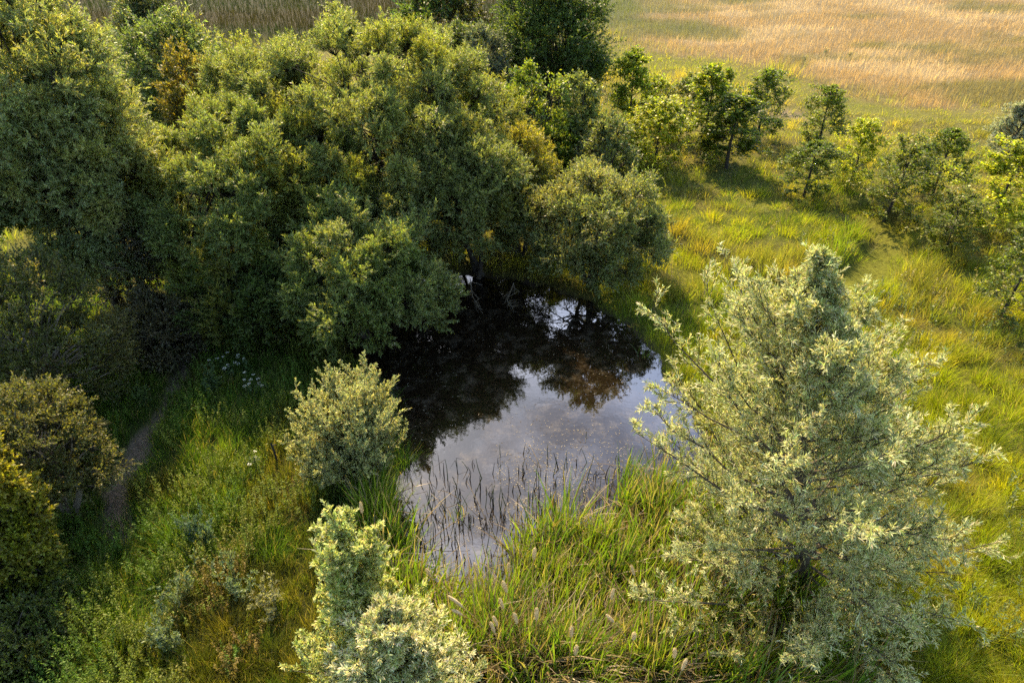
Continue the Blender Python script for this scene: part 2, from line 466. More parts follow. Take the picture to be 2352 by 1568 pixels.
def sapling_mesh(h, r, n, leafL, col, alt, clear=.25, bare=.0, lean=0.0, seed=0):
    """trunk and crown meshes (origin at the foot) of one young broad-leaved tree"""
    tb = MB(); cb = MB()
    T = np.array([[lean * h, 0, h * .96]]); B = np.zeros((1, 3))
    tk = bez(B, np.array([[0, 0, h * .5]]) + rng.normal(size=(1, 3)) * .05, T, 10)
    add_tubes(tb, tk, .030 + .006 * h, .006, (1, 1, 1), 7)
    m = 34
    u = clear + (1 - clear) * (np.arange(m) + rng.random(m)) / m
    tu = np.linspace(0, 1, 10)
    P = np.stack([np.interp(u, tu, tk[0, :, i]) for i in range(3)], 1)
    az = np.arange(m) * 2.4 + rng.normal(size=m) * .5
    q = (u - clear) / (1 - clear)
    L = r * (np.sin(pi * (q * .8 + .16)) ** .7) * rng.uniform(.45, 1.45, m) + .08
    el = .25 + .75 * q + rng.normal(size=m) * .15
    D = np.stack([np.cos(az) * np.cos(el), np.sin(az) * np.cos(el), np.sin(el)], 1)
    E = P + D * L[:, None]
    add_tubes(tb, bez(P, (P + E) / 2 + np.array([0, 0, -.04]), E, 4), .012, .004, (1, 1, 1), 4)
    k = max(4, int(n * 1.3 / m / 5 / 9))
    p2, d2, l2, i2 = children(P, D, L, 5, .35, 1.0, .8, L * .45 + .1, .2, .3, .3)
    p3, d3, l3, i3 = children(p2, d2, l2, k, .1, 1.0, .7, l2 * .55 + .06, .1, .3, .3)
    p4, d4, l4, i4 = children(p3, d3, l3, 9, .1, 1.05, 1.0, np.full(len(p3), leafL), .05, .2, .1)
    h_ = (rng.random(len(p2)) < .35)[i3][i4] * .7 + .3 * rng.random(len(p4))
    add_leaves(cb, p4, d4, l4, leafL * .62, vary(col, h_, len(p4), .25, alt=alt), .55)
    add_tubes(cb, np.stack([p3, p3 + d3 * l3[:, None]], 1), .004, .002, (.06, .05, .025), 3)
    return tb, cb

# ------------------------------------------------------------ ground colours and cover by place
def regions(X, Y):
    """what grows where: weights of each cover for ground points"""
    px, py = topix(X, Y, 0.1)
    n1 = fbm(X * .25, Y * .25, 21, 4); n2 = fbm(X * .8, Y * .8, 31, 3)
    wob = (n1 - .5) * 90
    # tan hay field upper right: above the far track
    xs = np.array([-3000, 1250, 1360, 1480, 1640, 1780, 1900, 2080, 2360, 2700, 6000.]); ys = np.array([-2000, -200, 60, 120, 140, 165, 205, 240, 262, 280, 500.])
    edge = np.interp(px, xs, ys)
    hay = sst(22, -22, py - edge + wob * .5 + (n2 - .5) * 60)
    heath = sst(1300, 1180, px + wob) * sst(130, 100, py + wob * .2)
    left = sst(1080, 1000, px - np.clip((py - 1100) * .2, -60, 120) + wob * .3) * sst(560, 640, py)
    track = np.maximum(sst(.75, .4, line_d(TRACK_R, X, Y) + (n2 - .5) * .4), .6 * sst(2.2, 1.3, line_d(TRACK_FAR, X, Y) + (n2 - .5)))
    bare = np.maximum.reduce([sst(.30, .1, line_d(PATH_L, X, Y) + (n2 - .5) * .45),
                              sst(1.3, .5, np.hypot((X - BARE_A[0]) * .8, Y - BARE_A[1]) + (n2 - .5) * 1.2) * .8,
                              sst(.5, .15, np.hypot(X - BARE_B[0], (Y - BARE_B[1]) * .55) + (n2 - .5) * .7),
                              sst(.45, .1, np.hypot(X - BARE_C[0], Y - BARE_C[1]) + (n2 - .5) * .5) * .6])
    return dict(px=px, py=py, hay=hay, heath=heath, left=left, track=track, bare=bare, n1=n1, n2=n2)

def mixc(a, b, w):
    w = np.asarray(w)[..., None]
    return np.asarray(a) * (1 - w) + np.asarray(b) * w
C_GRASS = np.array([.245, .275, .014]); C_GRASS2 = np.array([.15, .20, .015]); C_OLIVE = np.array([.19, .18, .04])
C_TAN = np.array([.39, .30, .155]); C_TAN2 = np.array([.53, .43, .25]); C_LUSH = np.array([.085, .15, .02])
def cover_col(X, Y, r):
    n1, n2 = r['n1'], r['n2']
    g = mixc(C_GRASS, C_GRASS2, sst(.4, .6, n2))
    g = mixc(g, C_OLIVE, sst(.44, .62, fbm(X * .6, Y * .6, 51, 4)) * .8)
    g = mixc(g, np.array([.29, .32, .02]), r['track'] * .8)
    g = mixc(g, np.array([.09, .125, .03]), sst(1.6, .4, line_d(VERGE, X, Y)) * .9)
    far = sst(480, 300, r['py'])                     # rougher, drier sward round the young trees
    g = mixc(g, np.array([.30, .27, .07]), far * .55 * (1 - r['track'] * .8))
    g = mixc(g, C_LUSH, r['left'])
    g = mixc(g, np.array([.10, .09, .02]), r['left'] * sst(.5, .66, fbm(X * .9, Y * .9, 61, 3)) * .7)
    t = mixc(C_TAN, C_TAN2, sst(.45, .62, fbm(X * .22, Y * .35, 71, 4)))
    t = mixc(t, np.array([.20, .20, .07]), sst(.5, .64, fbm(X * .16 + 9, Y * .3, 81, 4)) * .9)
    t = mixc(t, np.array([.13, .17, .05]), sst(1750, 1380, r['px'] + (n1 - .5) * 500) * sst(110, 60, r['py']))
    g = mixc(g, t, r['hay'])
    hc = mixc(np.array([.034, .038, .012]), np.array([.026, .044, .012]), sst(.45, .6, fbm(X * .1, Y * .2, 91, 3)))  # dark rough vegetation, with cloud shade put into its colour
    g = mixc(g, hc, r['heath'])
    return g

def ground():
    xs = np.unique(np.concatenate([np.linspace(-14, 18, 290), np.linspace(-60, 75, 90), np.linspace(-600, 600, 30)]))
    ys = np.unique(np.concatenate([np.linspace(2, 24, 230), np.linspace(24, 80, 90), np.linspace(80, 900, 25), np.linspace(-60, 2, 14)]))
    X, Y = np.meshgrid(xs, ys)
    Z = ground_z(X, Y)
    r = regions(X.ravel(), Y.ravel())
    c = cover_col(X.ravel(), Y.ravel(), r) * .25 + np.array([.015, .011, .005])  # cover colour darkened to stand for shade between the tufts, plus soil tint
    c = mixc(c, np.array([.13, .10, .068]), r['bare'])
    sd = poly_sd(POND, X.ravel(), Y.ravel())
    c = mixc(c, np.array([.03, .022, .014]), sst(.25, -.1, sd))
    nx = len(xs); i = np.arange(len(ys) - 1)[:, None] * nx + np.arange(nx - 1)[None]
    f = np.stack([i, i + 1, i + nx + 1, i + nx], -1).reshape(-1, 4)
    mb = MB(); mb.add(np.stack([X, Y, Z], -1), [f], c)
    m, t, out = new_mat('soil_and_thatch')
    a = t.nodes.new('ShaderNodeAttribute'); a.attribute_name = 'col'
    p = t.nodes.new('ShaderNodeBsdfPrincipled'); p.inputs['Roughness'].default_value = .95; p.inputs['Specular IOR Level'].default_value = .1
    tcn = t.nodes.new('ShaderNodeTexCoord')
    n = t.nodes.new('ShaderNodeTexNoise'); n.inputs['Scale'].default_value = 9; n.inputs['Detail'].default_value = 8; n.inputs['Roughness'].default_value = .7
    rr = t.nodes.new('ShaderNodeMapRange'); rr.inputs[1].default_value = .3; rr.inputs[2].default_value = .7; rr.inputs[3].default_value = .45; rr.inputs[4].default_value = 1.5
    mu = t.nodes.new('ShaderNodeVectorMath'); mu.operation = 'SCALE'
    b = t.nodes.new('ShaderNodeBump'); b.inputs['Strength'].default_value = .7; b.inputs['Distance'].default_value = .05
    t.links.new(tcn.outputs['Object'], n.inputs['Vector']); t.links.new(n.outputs['Fac'], rr.inputs[0])
    t.links.new(a.outputs['Color'], mu.inputs[0]); t.links.new(rr.outputs[0], mu.inputs['Scale'])
    t.links.new(mu.outputs[0], p.inputs['Base Color']); t.links.new(n.outputs['Fac'], b.inputs['Height']); t.links.new(b.outputs[0], p.inputs['Normal'])
    t.links.new(p.outputs[0], out.inputs[0])
    tag(mb.build('ground', m, smooth=True), kind='structure')
ground()

def water():
    mb = MB()
    xs = np.array([p[0] for p in POND]); ys = np.array([p[1] for p in POND])
    gx = np.linspace(xs.min() - .5, xs.max() + .5, 90); gy = np.linspace(ys.min() - .5, ys.max() + .5, 110)
    X, Y = np.meshgrid(gx, gy); nx = len(gx)
    sd = poly_sd(POND, X, Y)
    i = np.arange(len(gy) - 1)[:, None] * nx + np.arange(nx - 1)[None]
    f = np.stack([i, i + 1, i + nx + 1, i + nx], -1)
    keep = (sd[:-1, :-1] < .8)
    mb.add(np.stack([X, Y, 0 * X], -1), [f[keep].reshape(-1, 4)], (1, 1, 1))
    m, t, out = new_mat('pond_water')
    tcn = t.nodes.new('ShaderNodeTexCoord')
    n = t.nodes.new('ShaderNodeTexNoise'); n.inputs['Scale'].default_value = 2.4; n.inputs['Detail'].default_value = 9; n.inputs['Roughness'].default_value = .72
    r = t.nodes.new('ShaderNodeValToRGB')
    e = r.color_ramp.elements
    e[0].position = .5; e[0].color = (.012, .008, .004, 1)
    e[1].position = .68; e[1].color = (.062, .05, .032, 1)
    n2 = t.nodes.new('ShaderNodeTexNoise'); n2.inputs['Scale'].default_value = 14; n2.inputs['Detail'].default_value = 6; n2.inputs['Roughness'].default_value = .75
    ov = t.nodes.new('ShaderNodeMixRGB'); ov.blend_type = 'MULTIPLY'; ov.inputs[0].default_value = .9
    r2 = t.nodes.new('ShaderNodeValToRGB'); r2.color_ramp.elements[0].position = .4; r2.color_ramp.elements[0].color = (.3, .3, .3, 1); r2.color_ramp.elements[1].position = .62
    d = t.nodes.new('ShaderNodeBsdfDiffuse')
    g = t.nodes.new('ShaderNodeBsdfGlossy'); g.inputs['Roughness'].default_value = .012; g.inputs['Color'].default_value = (.80, .87, .98, 1)
    fr = t.nodes.new('ShaderNodeFresnel'); fr.inputs['IOR'].default_value = 1.6
    ms = t.nodes.new('ShaderNodeMixShader')
    rip = t.nodes.new('ShaderNodeTexNoise'); rip.inputs['Scale'].default_value = 5; rip.inputs['Detail'].default_value = 3
    b = t.nodes.new('ShaderNodeBump'); b.inputs['Strength'].default_value = .12; b.inputs['Distance'].default_value = .01
    for q in (n, n2, rip): t.links.new(tcn.outputs['Object'], q.inputs['Vector'])
    t.links.new(n.outputs['Fac'], r.inputs[0]); t.links.new(n2.outputs['Fac'], r2.inputs[0])
    t.links.new(r.outputs[0], ov.inputs[1]); t.links.new(r2.outputs[0], ov.inputs[2]); t.links.new(ov.outputs[0], d.inputs['Color'])
    t.links.new(rip.outputs['Fac'], b.inputs['Height']); t.links.new(b.outputs[0], g.inputs['Normal'])
    t.links.new(fr.outputs[0], ms.inputs[0]); t.links.new(d.outputs[0], ms.inputs[1]); t.links.new(g.outputs[0], ms.inputs[2])
    t.links.new(ms.outputs[0], out.inputs[0])
    tag(mb.build('pond_water', m), kind='structure')
water()

# ------------------------------------------------------------ grass and weeds (stuff)
def image_points(n, x0=-250, x1=2600, y0=-60, y1=1720):
    px = rng.uniform(x0, x1, n); py = rng.uniform(y0, y1, n)
    X, Y = at(px, py, .15)
    return X, Y
def grass():
    n = 680000
    X, Y = image_points(n)
    r = regions(X, Y)
    sd = poly_sd(POND, X, Y)
    wood = (r['px'] < 1130) & (r['py'] < 640) & (r['heath'] < .5)
    keep = (ground_z(X, Y) > .0) & (rng.random(n) > r['bare'] * 1.1) & (rng.random(n) > wood * .75) & (rng.random(n) > sst(1000, 300, r['px']) * (r['py'] < 760) * .3)
    X, Y = X[keep], Y[keep]; r = {k: v[keep] for k, v in r.items()}; sd = sd[keep]; n = len(X)
    # most blades belong to a tuft and splay out from its middle
    cs = .30 + .30 * (fbm(X * .15, Y * .15, 303, 2) > .5) + .012 * np.maximum(Y - 12, 0)
    ci, cj = np.floor(X / cs), np.floor(Y / cs)
    tx = (ci + .15 + .7 * hsh(ci, cj, 5)) * cs; ty = (cj + .15 + .7 * hsh(ci, cj, 9)) * cs
    th = hsh(ci, cj, 12); tc_ = hsh(ci, cj, 17)
    intuft = (rng.random(n) < .72) & (Y < 44) & (r['hay'] < .5) & (r['track'] < .5) & (poly_sd(POND, tx, ty) > .02)
    gx, gy = rng.normal(size=n) * cs * .24, rng.normal(size=n) * cs * .24
    X = np.where(intuft, tx + gx, X); Y = np.where(intuft, ty + gy, Y)
    splay = np.stack([gx, gy, 0 * gx], 1) * intuft[:, None] * .9
    Z = ground_z(X, Y)
    dist = np.hypot(np.hypot(X, Y), CAM_H)
    tuft = fbm(X * 2.2, Y * 2.2, 41, 3)
    tuft = np.where(intuft, .45 * tuft + .25 + .5 * th, tuft * .75)
    ed = line_d(TRACK_R, X, Y)
    H = (.08 + .33 * sst(.3, .9, tuft) + .10 * (r['n1'])) * (1 - .25 * (r['py'] < 520) + .75 * sst(300, 120, r['py'])) * (1 + .6 * sst(.8, 1.0, ed) * sst(2.2, 1.5, ed))
    H = H * (1 - .72 * r['track']) + .42 * np.exp(-(line_d(TALL, X, Y) / .4) ** 2) + .45 * np.exp(-(line_d(VERGE, X, Y) / .9) ** 2)
    H = np.where(r['hay'] > .5, .34 + .25 * tuft, H)
    H = np.where(r['heath'] > .5, .5 + .4 * tuft, H)
    H = np.where(r['left'] > .5, .15 + .35 * tuft, H)
    H = H * rng.uniform(.6, 1.2, n)
    wd = .0074 * (dist / 13) ** np.where(r['hay'] > .5, .7, 1) * rng.uniform(.7, 1.4, n)
    wind = np.array([.10, -.04, 0])
    a = fbm(X * .5, Y * .5, 43, 2) * 9
    lean = np.stack([np.cos(a), np.sin(a), 0 * a], 1) * (.10 * H)[:, None] + rng.normal(size=(n, 3)) * np.array([1, 1, 0]) * (.24 * H)[:, None] + wind * H[:, None] + splay
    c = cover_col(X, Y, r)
    tcv = np.where(intuft, .72 + .6 * tc_, .9)[:, None]
    c = c * tcv * np.where((tc_ > .8)[:, None] & intuft[:, None], np.array([1.25, 1.0, .9]), 1.0)
    c = c * rng.uniform(.6, 1.4, n)[:, None]
    straw = (rng.random(n) < .13 + .12 * (r['py'] < 500)) & (r['hay'] < .5) & (r['heath'] < .4)
    c = np.where(straw[:, None], c * .3 + np.array([.28, .21, .09]), c)
    P = np.stack([X, Y, Z - .02], 1)
    hay = r['hay'] > rng.random(n)
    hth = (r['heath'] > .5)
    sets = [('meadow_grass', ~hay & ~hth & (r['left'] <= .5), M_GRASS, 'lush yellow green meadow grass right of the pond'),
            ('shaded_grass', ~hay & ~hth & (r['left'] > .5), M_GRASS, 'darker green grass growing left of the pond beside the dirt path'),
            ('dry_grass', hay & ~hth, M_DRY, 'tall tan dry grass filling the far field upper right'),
            ('rough_vegetation', hth, M_DRY, 'dull brown rough vegetation, cloud shade in its colour, beyond the big willows')]
    for nm, mk, mt, lb in sets:
        if mk.sum() == 0: continue
        mb = MB()
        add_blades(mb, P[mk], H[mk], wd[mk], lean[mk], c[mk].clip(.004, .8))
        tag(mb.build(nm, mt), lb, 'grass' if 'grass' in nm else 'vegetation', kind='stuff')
grass()

def weeds():
    """nettles and other leafy weeds left of the pond; each stalk with pairs of leaves"""
    n = 9000
    px = rng.uniform(-150, 1010, n); py = rng.uniform(760, 1700, n)
    X, Y = at(px, py, .3)
    r = regions(X, Y); sd = poly_sd(POND, X, Y)
    dens = fbm(X * .7, Y * .7, 101, 3)
    keep = (sd > .1) & (r['bare'] < .3) & (line_d(PATH_L, X, Y) > .4) & (line_d(gp([(645, 1088), (652, 1130)]), X, Y) > .28) & (dens > .36) & (r['left'] > .5)
    X, Y = X[keep], Y[keep]; n = len(X); px, py = px[keep], py[keep]
    Z = ground_z(X, Y); H = rng.uniform(.3, .75, n) * (.6 + .8 * fbm(X, Y, 111, 2))
    P = np.stack([X, Y, Z], 1); D = nrm(rng.normal(size=(n, 3)) * np.array([.16, .16, 0]) + np.array([.05, 0, 1.]))
    mb = MB()
    kind = fbm(X * .8, Y * .8, 121, 3)
    orange = sst(330, 90, np.hypot(px - 590, (py - 1440) * 1.2)) * .9
    base = mixc(np.array([.085, .16, .015]), np.array([.14, .18, .018]), sst(.45, .6, kind))
    base = mixc(base, np.array([.19, .125, .03]), orange * (rng.random(n) < .75))
    add_tubes(mb, np.stack([P, P + D * H[:, None]], 1), .004, .002, (.09, .10, .03), 3)
    p, d, l, i = children(P, D, H, 36, .12, 1.0, 1.15, np.full(n, .058), .12, .25, .45)
    add_leaves(mb, p, d, l, l * .42, (base[i] * rng.uniform(.6, 1.5, len(p))[:, None]).clip(.004, .7), .6)
    tag(mb.build('weeds', M_GRASS), 'leafy green nettles and weeds covering the bank left of the pond', 'weeds', kind='stuff')
    # low scrub tangle between the young trees on the right
    n = 2600
    px = rng.uniform(1180, 2500, n); py = rng.uniform(330, 1500, n)
    X, Y = at(px, py, .3); r = regions(X, Y); sd = poly_sd(POND, X, Y)
    dens = fbm(X * .5, Y * .5, 131, 3)
    edgeb = np.exp(-((line_d(gp([(2050, 760), (2200, 770), (2352, 830), (2480, 900)]), X, Y)) / .5) ** 2)
    keep = (sd > .15) & (r['track'] < .2) & ((dens > .57) | (edgeb > rng.random(n)))
    X, Y = X[keep], Y[keep]; n = len(X)
    H = rng.uniform(.35, .7, n); P = np.stack([X, Y, ground_z(X, Y)], 1)
    D = nrm(rng.normal(size=(n, 3)) * np.array([.2, .2, 0]) + np.array([0, 0, 1.]))
    mb = MB()
    b = mixc(np.array([.12, .17, .06]), np.array([.32, .27, .11]), sst(.4, .65, fbm(X * .6, Y * .6, 141, 3)))
    add_tubes(mb, np.stack([P, P + D * H[:, None]], 1), .005, .002, (.12, .10, .05), 3)
    p, d, l, i = children(P, D, H, 26, .15, 1.0, 1.0, np.full(n, .08), .15, .25, .4)
    add_leaves(mb, p, d, l, l * .4, (b[i] * rng.uniform(.6, 1.5, len(p))[:, None]).clip(.004, .7), .6)
    tag(mb.build('meadow_weeds', M_LEAF), 'loose leafy weeds scattered through the grass right of the pond', 'weeds', kind='stuff')
weeds()

# ------------------------------------------------------------ reeds
def reeds():
    n = 46000
    px = rng.uniform(800, 1900, n); py = rng.uniform(1000, 1700, n)
    X, Y = at(px, py, 0)
    sd = poly_sd(REED, X, Y); cl = fbm(X * 2.4, Y * 2.4, 151, 3)
    keep = (sd < .1 * (cl - .3)) & (cl > .415 + .08 * sst(-.5, 0, sd)) & ~((np.hypot(px - 1660, py - 1340) < 60) | (np.hypot(px - 1100, py - 1290) < 25))
    X, Y, cl, sd = X[keep], Y[keep], cl[keep], sd[keep]; n = len(X)
    cs = .34; ci, cj = np.floor(X / cs), np.floor(Y / cs)
    it = rng.random(n) < .7; gx, gy = rng.normal(size=n) * .055, rng.normal(size=n) * .055
    X = np.where(it, (ci + hsh(ci, cj, 3)) * cs + gx, X); Y = np.where(it, (cj + hsh(ci, cj, 4)) * cs + gy, Y)
    tone = hsh(ci, cj, 8)
    P = np.stack([X, Y, np.maximum(ground_z(X, Y), -.25)], 1)
    D = np.stack([.08 + rng.normal(size=n) * .12, rng.normal(size=n) * .12, np.ones(n)], 1)
    L = rng.uniform(.8, 1.45, n) * (.6 + .5 * cl + .3 * tone)
    D[:, :2] += np.stack([gx, gy], 1) * it[:, None] * 2.4
    dry = rng.random(n) < .16 + .4 * sst(.50, .44, cl) + .12 * sst(7.4, 6.2, Y) + .25 * (tone > .8)
    g = mixc(np.array([.21, .28, .018]), np.array([.10, .18, .025]), (tone + .3 * rng.random(n)).clip(0, 1))
    g = mixc(g, np.array([.2, .24, .02]), (rng.random(n) < .25) * .7)
    c = np.where(dry[:, None], np.array([.26, .19, .10]) * rng.uniform(.4, 1.4, n)[:, None], g * rng.uniform(.6, 1.4, n)[:, None])
    droop = np.where(dry, rng.uniform(.1, .5, n), rng.uniform(0, .16, n))
    D[dry] += rng.normal(size=(dry.sum(), 3)) * np.array([.35, .35, 0])
    mb = MB()
    add_strips(mb, P, D, L, rng.uniform(.018, .040, n), droop, c, 5, np.where((rng.random(n) < .3)[:, None], np.array([.3, .24, .12]), c))
    tag(mb.build('reed_bed', M_REED), 'dense bed of bright green cattail leaves at the near edge of the pond', 'reeds', kind='stuff')
reeds()

def reed_clump(px, py, n, h, label, spread=.12, name='reed_clump', dryp=.15, group='small clumps of reeds rising from the water'):
    X, Y = (float(q) for q in at(px, py, 0))
    mb = MB()
    P = np.stack([X + rng.normal(size=n) * spread, Y + rng.normal(size=n) * spread, np.full(n, -.12)], 1)
    D = np.stack([rng.normal(size=n) * .17 + .04, rng.normal(size=n) * .17, np.ones(n)], 1)
    dry = rng.random(n) < dryp
    c = np.where(dry[:, None], np.array([.28, .21, .11]), np.array([.10, .18, .02])) * rng.uniform(.6, 1.4, n)[:, None]
    add_strips(mb, P, D, h * rng.uniform(.6, 1.1, n), rng.uniform(.010, .018, n), rng.uniform(0, .35, n) + dry * .3, c, 5)
    tag(mb.build(name, M_REED, origin=(X, Y, -.12)), label, 'reeds', group)
reed_clump(1538, 1025, 26, .85, 'tall green reed clump standing alone in open water near the right bank', .07)
reed_clump(1452, 1095, 70, .95, 'bright yellow green reed clump at the waterline left of the tall silver willow', .12)
reed_clump(1262, 1175, 22, .6, 'small thin reed clump at the middle of the near waterline', .08)
reed_clump(840, 1215, 80, 1.0, 'dark green reed clump at the foot of the upright willow bush', .22)
reed_clump(905, 1245, 50, 1.0, 'green reed clump just left of the open water near the short front willow', .16)
reed_clump(848, 1130, 16, .5, 'sparse reed tuft right below the upright willow bush', .1, dryp=.3)
reed_clump(1050, 1195, 18, .8, 'thin mixed reed clump standing among dark broken stems on the left of the water', .08, dryp=.5)
reed_clump(1560, 800, 30, .7, 'green reed clump on the far right corner of the pond', .12)
reed_clump(1480, 820, 14, .6, 'sparse reed clump in dark water at the far right of the pond', .08)

def reed_stubs():
    """broken dark stems standing in the open water, each its own thing"""
    k = 0; pts = []
    tries = 0
    while k < 290 and tries < 20000:
        tries += 1
        px = random.uniform(950, 1500); py = random.triangular(985, 1320, 1200)
        if not (950 < px < 1480 and 985 < py < 1320): continue
        if px < 1130 and py < 1060: continue
        if px > 1300 and random.random() < .25: continue
        if py < 1040 and random.random() < .5: continue
        X, Y = (float(q) for q in at(px, py, 0))
        if any((X - a) ** 2 + (Y - b) ** 2 < .0036 for a, b in pts): continue
        pts.append((X, Y)); k += 1
        h = random.uniform(.08, .30) * (1.25 if py > 1080 else .9)
        mb = MB(); P = np.array([[X, Y, -.15]])
        d = np.array([random.gauss(0, .14), random.gauss(0, .14), 1.0])
        tipp = P + d * (h + .15)
        green = random.random() < .33
        cc = (.07, .11, .02) if green else random.choice([(.016, .013, .008), (.03, .025, .014), (.09, .07, .04)])
        if green: tipp = P + d * (h * 1.5 + .2)
        add_tubes(mb, bez(P, (P + tipp) / 2 + np.array([[random.gauss(0, .025), 0, 0]]), tipp, 4), random.uniform(.008, .013) if green else random.uniform(.010, .022), .004, cc, 5)
        if random.random() < .3:       # a snapped leaf hanging off
            e = tipp + np.array([[random.gauss(0, .12), random.gauss(0, .08), -h * .5]])
            add_tubes(mb, np.stack([tipp, e], 1), .005, .002, (.05, .04, .02), 4)
        o = mb.build('reed_stub', M_REED, origin=(X, Y, 0))
        tag(o, 'short thin reed stem poking up from the open pond water among many like it', 'reed stub', 'broken reed stems in the open water')
reed_stubs()

def debris():
    n = 5000
    px = np.concatenate([rng.normal(1280, 140, n // 2), rng.uniform(850, 1600, n // 2)]); py = np.concatenate([rng.normal(1120, 70, n // 2), rng.uniform(720, 1300, n // 2)])
    X, Y = at(px, py, 0); keep = (poly_sd(POND, X, Y) < -.1) & (fbm(X * 1.2, Y * 1.2, 201, 3) > .45)
    X, Y = X[keep], Y[keep]; n = len(X)
    a = rng.uniform(0, 2 * pi, n)
    mb = MB()
    add_leaves(mb, np.stack([X, Y, np.full(n, .006)], 1), np.stack([np.cos(a), np.sin(a), 0 * a], 1), rng.uniform(.01, .05, n), .011,
               np.where((rng.random(n) < .5)[:, None], np.array([.42, .37, .25]), np.array([.09, .07, .04])) * np.ones((n, 3)), 1.0)
    tag(mb.build('floating_debris', M_DRY), 'pale flecks and bits of leaf floating on the open pond water', 'debris', kind='stuff')
debris()

def bent_reed(px, py, px2, py2, z2, label, col=(.34, .26, .15), r=.008):
    a = np.array([[*map(float, at(px, py, 0)), -.05]]); b = np.array([[*map(float, at(px2, py2, z2)), z2]])
    m = (a + b) / 2 + np.array([[0, 0, .12]])
    mb = MB(); add_tubes(mb, bez(a, m, b, 7), r, r * .4, col, 5)
    tag(mb.build('dead_reed', M_REED, origin=tuple(a[0])), label, 'dead reed', 'long dead reed stems lying over the water')
bent_reed(1120, 1200, 1072, 1105, .35, 'long pale dead reed leaning left over the middle of the water')
bent_reed(1065, 1150, 1010, 1125, .25, 'tan snapped reed lying flat on the left part of the water')
bent_reed(1245, 1080, 1215, 1020, .15, 'thin dark reed lying in the water below the bright reflection')
bent_reed(1395, 1090, 1345, 1035, .3, 'bent pale reed beside the bright green clump')
bent_reed(960, 1260, 1075, 1180, .5, 'arched straw coloured reed at the left end of the reed bed')

# ------------------------------------------------------------ cattails with their seed heads
def cattail(px, py, z, dx, dy, label, fat=1.0):
    """px,py: picture place of the head; z its height; dx,dy how far it leans"""
    X, Y = (float(q) for q in at(px, py, z))
    bx, by = X - dx, Y - dy
    bz = max(float(ground_z(bx, by)), -.25)
    root = empty('cattail', (bx, by, bz), label, 'cattail', 'cattails with fluffy seed heads in the reed bed')
    a = np.array([[bx, by, bz]]); b = np.array([[X, Y, z]])
    c = np.array([[bx + dx * .15, by + dy * .15, bz + (z - bz) * .75]])
    pts = bez(a, c, b, 9)
    mb = MB(); add_tubes(mb, pts, .009, .006, (.40, .32, .17), 5); mb.build('stem', M_REED, root, (bx, by, bz))
    d = nrm(pts[0, -1] - pts[0, -2])
    hl = .235 * random.uniform(.7, 1.2); fat = fat * random.uniform(.8, 1.15); k = 13; u = np.linspace(0, 1, k)
    ref = np.cross(d, [1, 0, 0.2]); A = nrm(ref); Bv = np.cross(d, A)
    ctr = b + d * (u * hl)[:, None] + A * (np.sin(u * 3) * .006)[:, None]
    rr = (.026 * fat * np.clip(np.sin(u * pi * .94 + .1), 0, 1) ** .45)
    an = np.arange(12) / 12 * 2 * pi
    v = ctr[:, None] + (rr[:, None] * (1 + .22 * (rng.random((k, 12)) - .5)))[..., None] * (np.cos(an)[:, None] * A + np.sin(an)[:, None] * Bv)
    i = np.arange(k - 1)[:, None] * 12; j = np.arange(12)[None]
    f = np.stack([i + j, i + (j + 1) % 12, i + 12 + (j + 1) % 12, i + 12 + j], -1).reshape(-1, 4)
    mb = MB(); mb.add(v.reshape(-1, 3), [f], np.array([.60, .50, .30]) * rng.uniform(.75, 1.2, (k * 12, 1)))
    # loose fluff
    n = 150; q = rng.integers(1, k - 1, n); w = rng.integers(0, 12, n)
    pp = v[q, w]; add_leaves(mb, pp, pp - ctr[q] + rng.normal(size=(n, 3)) * .01, .012, .004, np.tile(np.array([.5, .38, .22]), (n, 1)), .3)
    mb.build('seed_head', M_SEED, root, (bx, by, bz), True)
    tp = b + d * (hl * .97)
    mb = MB(); add_tubes(mb, np.stack([tp, tp + d * .07], 1), .003, .001, (.3, .25, .13), 4); mb.build('spike', M_REED, root, (bx, by, bz))
    nl = 6; P = np.tile(a, (nl, 1)); D = np.stack([rng.normal(size=nl) * .15, rng.normal(size=nl) * .15, np.ones(nl)], 1)
    for q in range(nl):
        m2 = MB(); cc = np.array([.28, .21, .1]) if q < 3 else np.array([.11, .18, .02])
        add_strips(m2, P[q:q + 1], D[q:q + 1], np.array([random.uniform(.7, 1.1)]), np.array([.014]), np.array([random.uniform(.05, .6)]), cc[None], 5)
        m2.build('leaf', M_REED, root, (bx, by, bz))
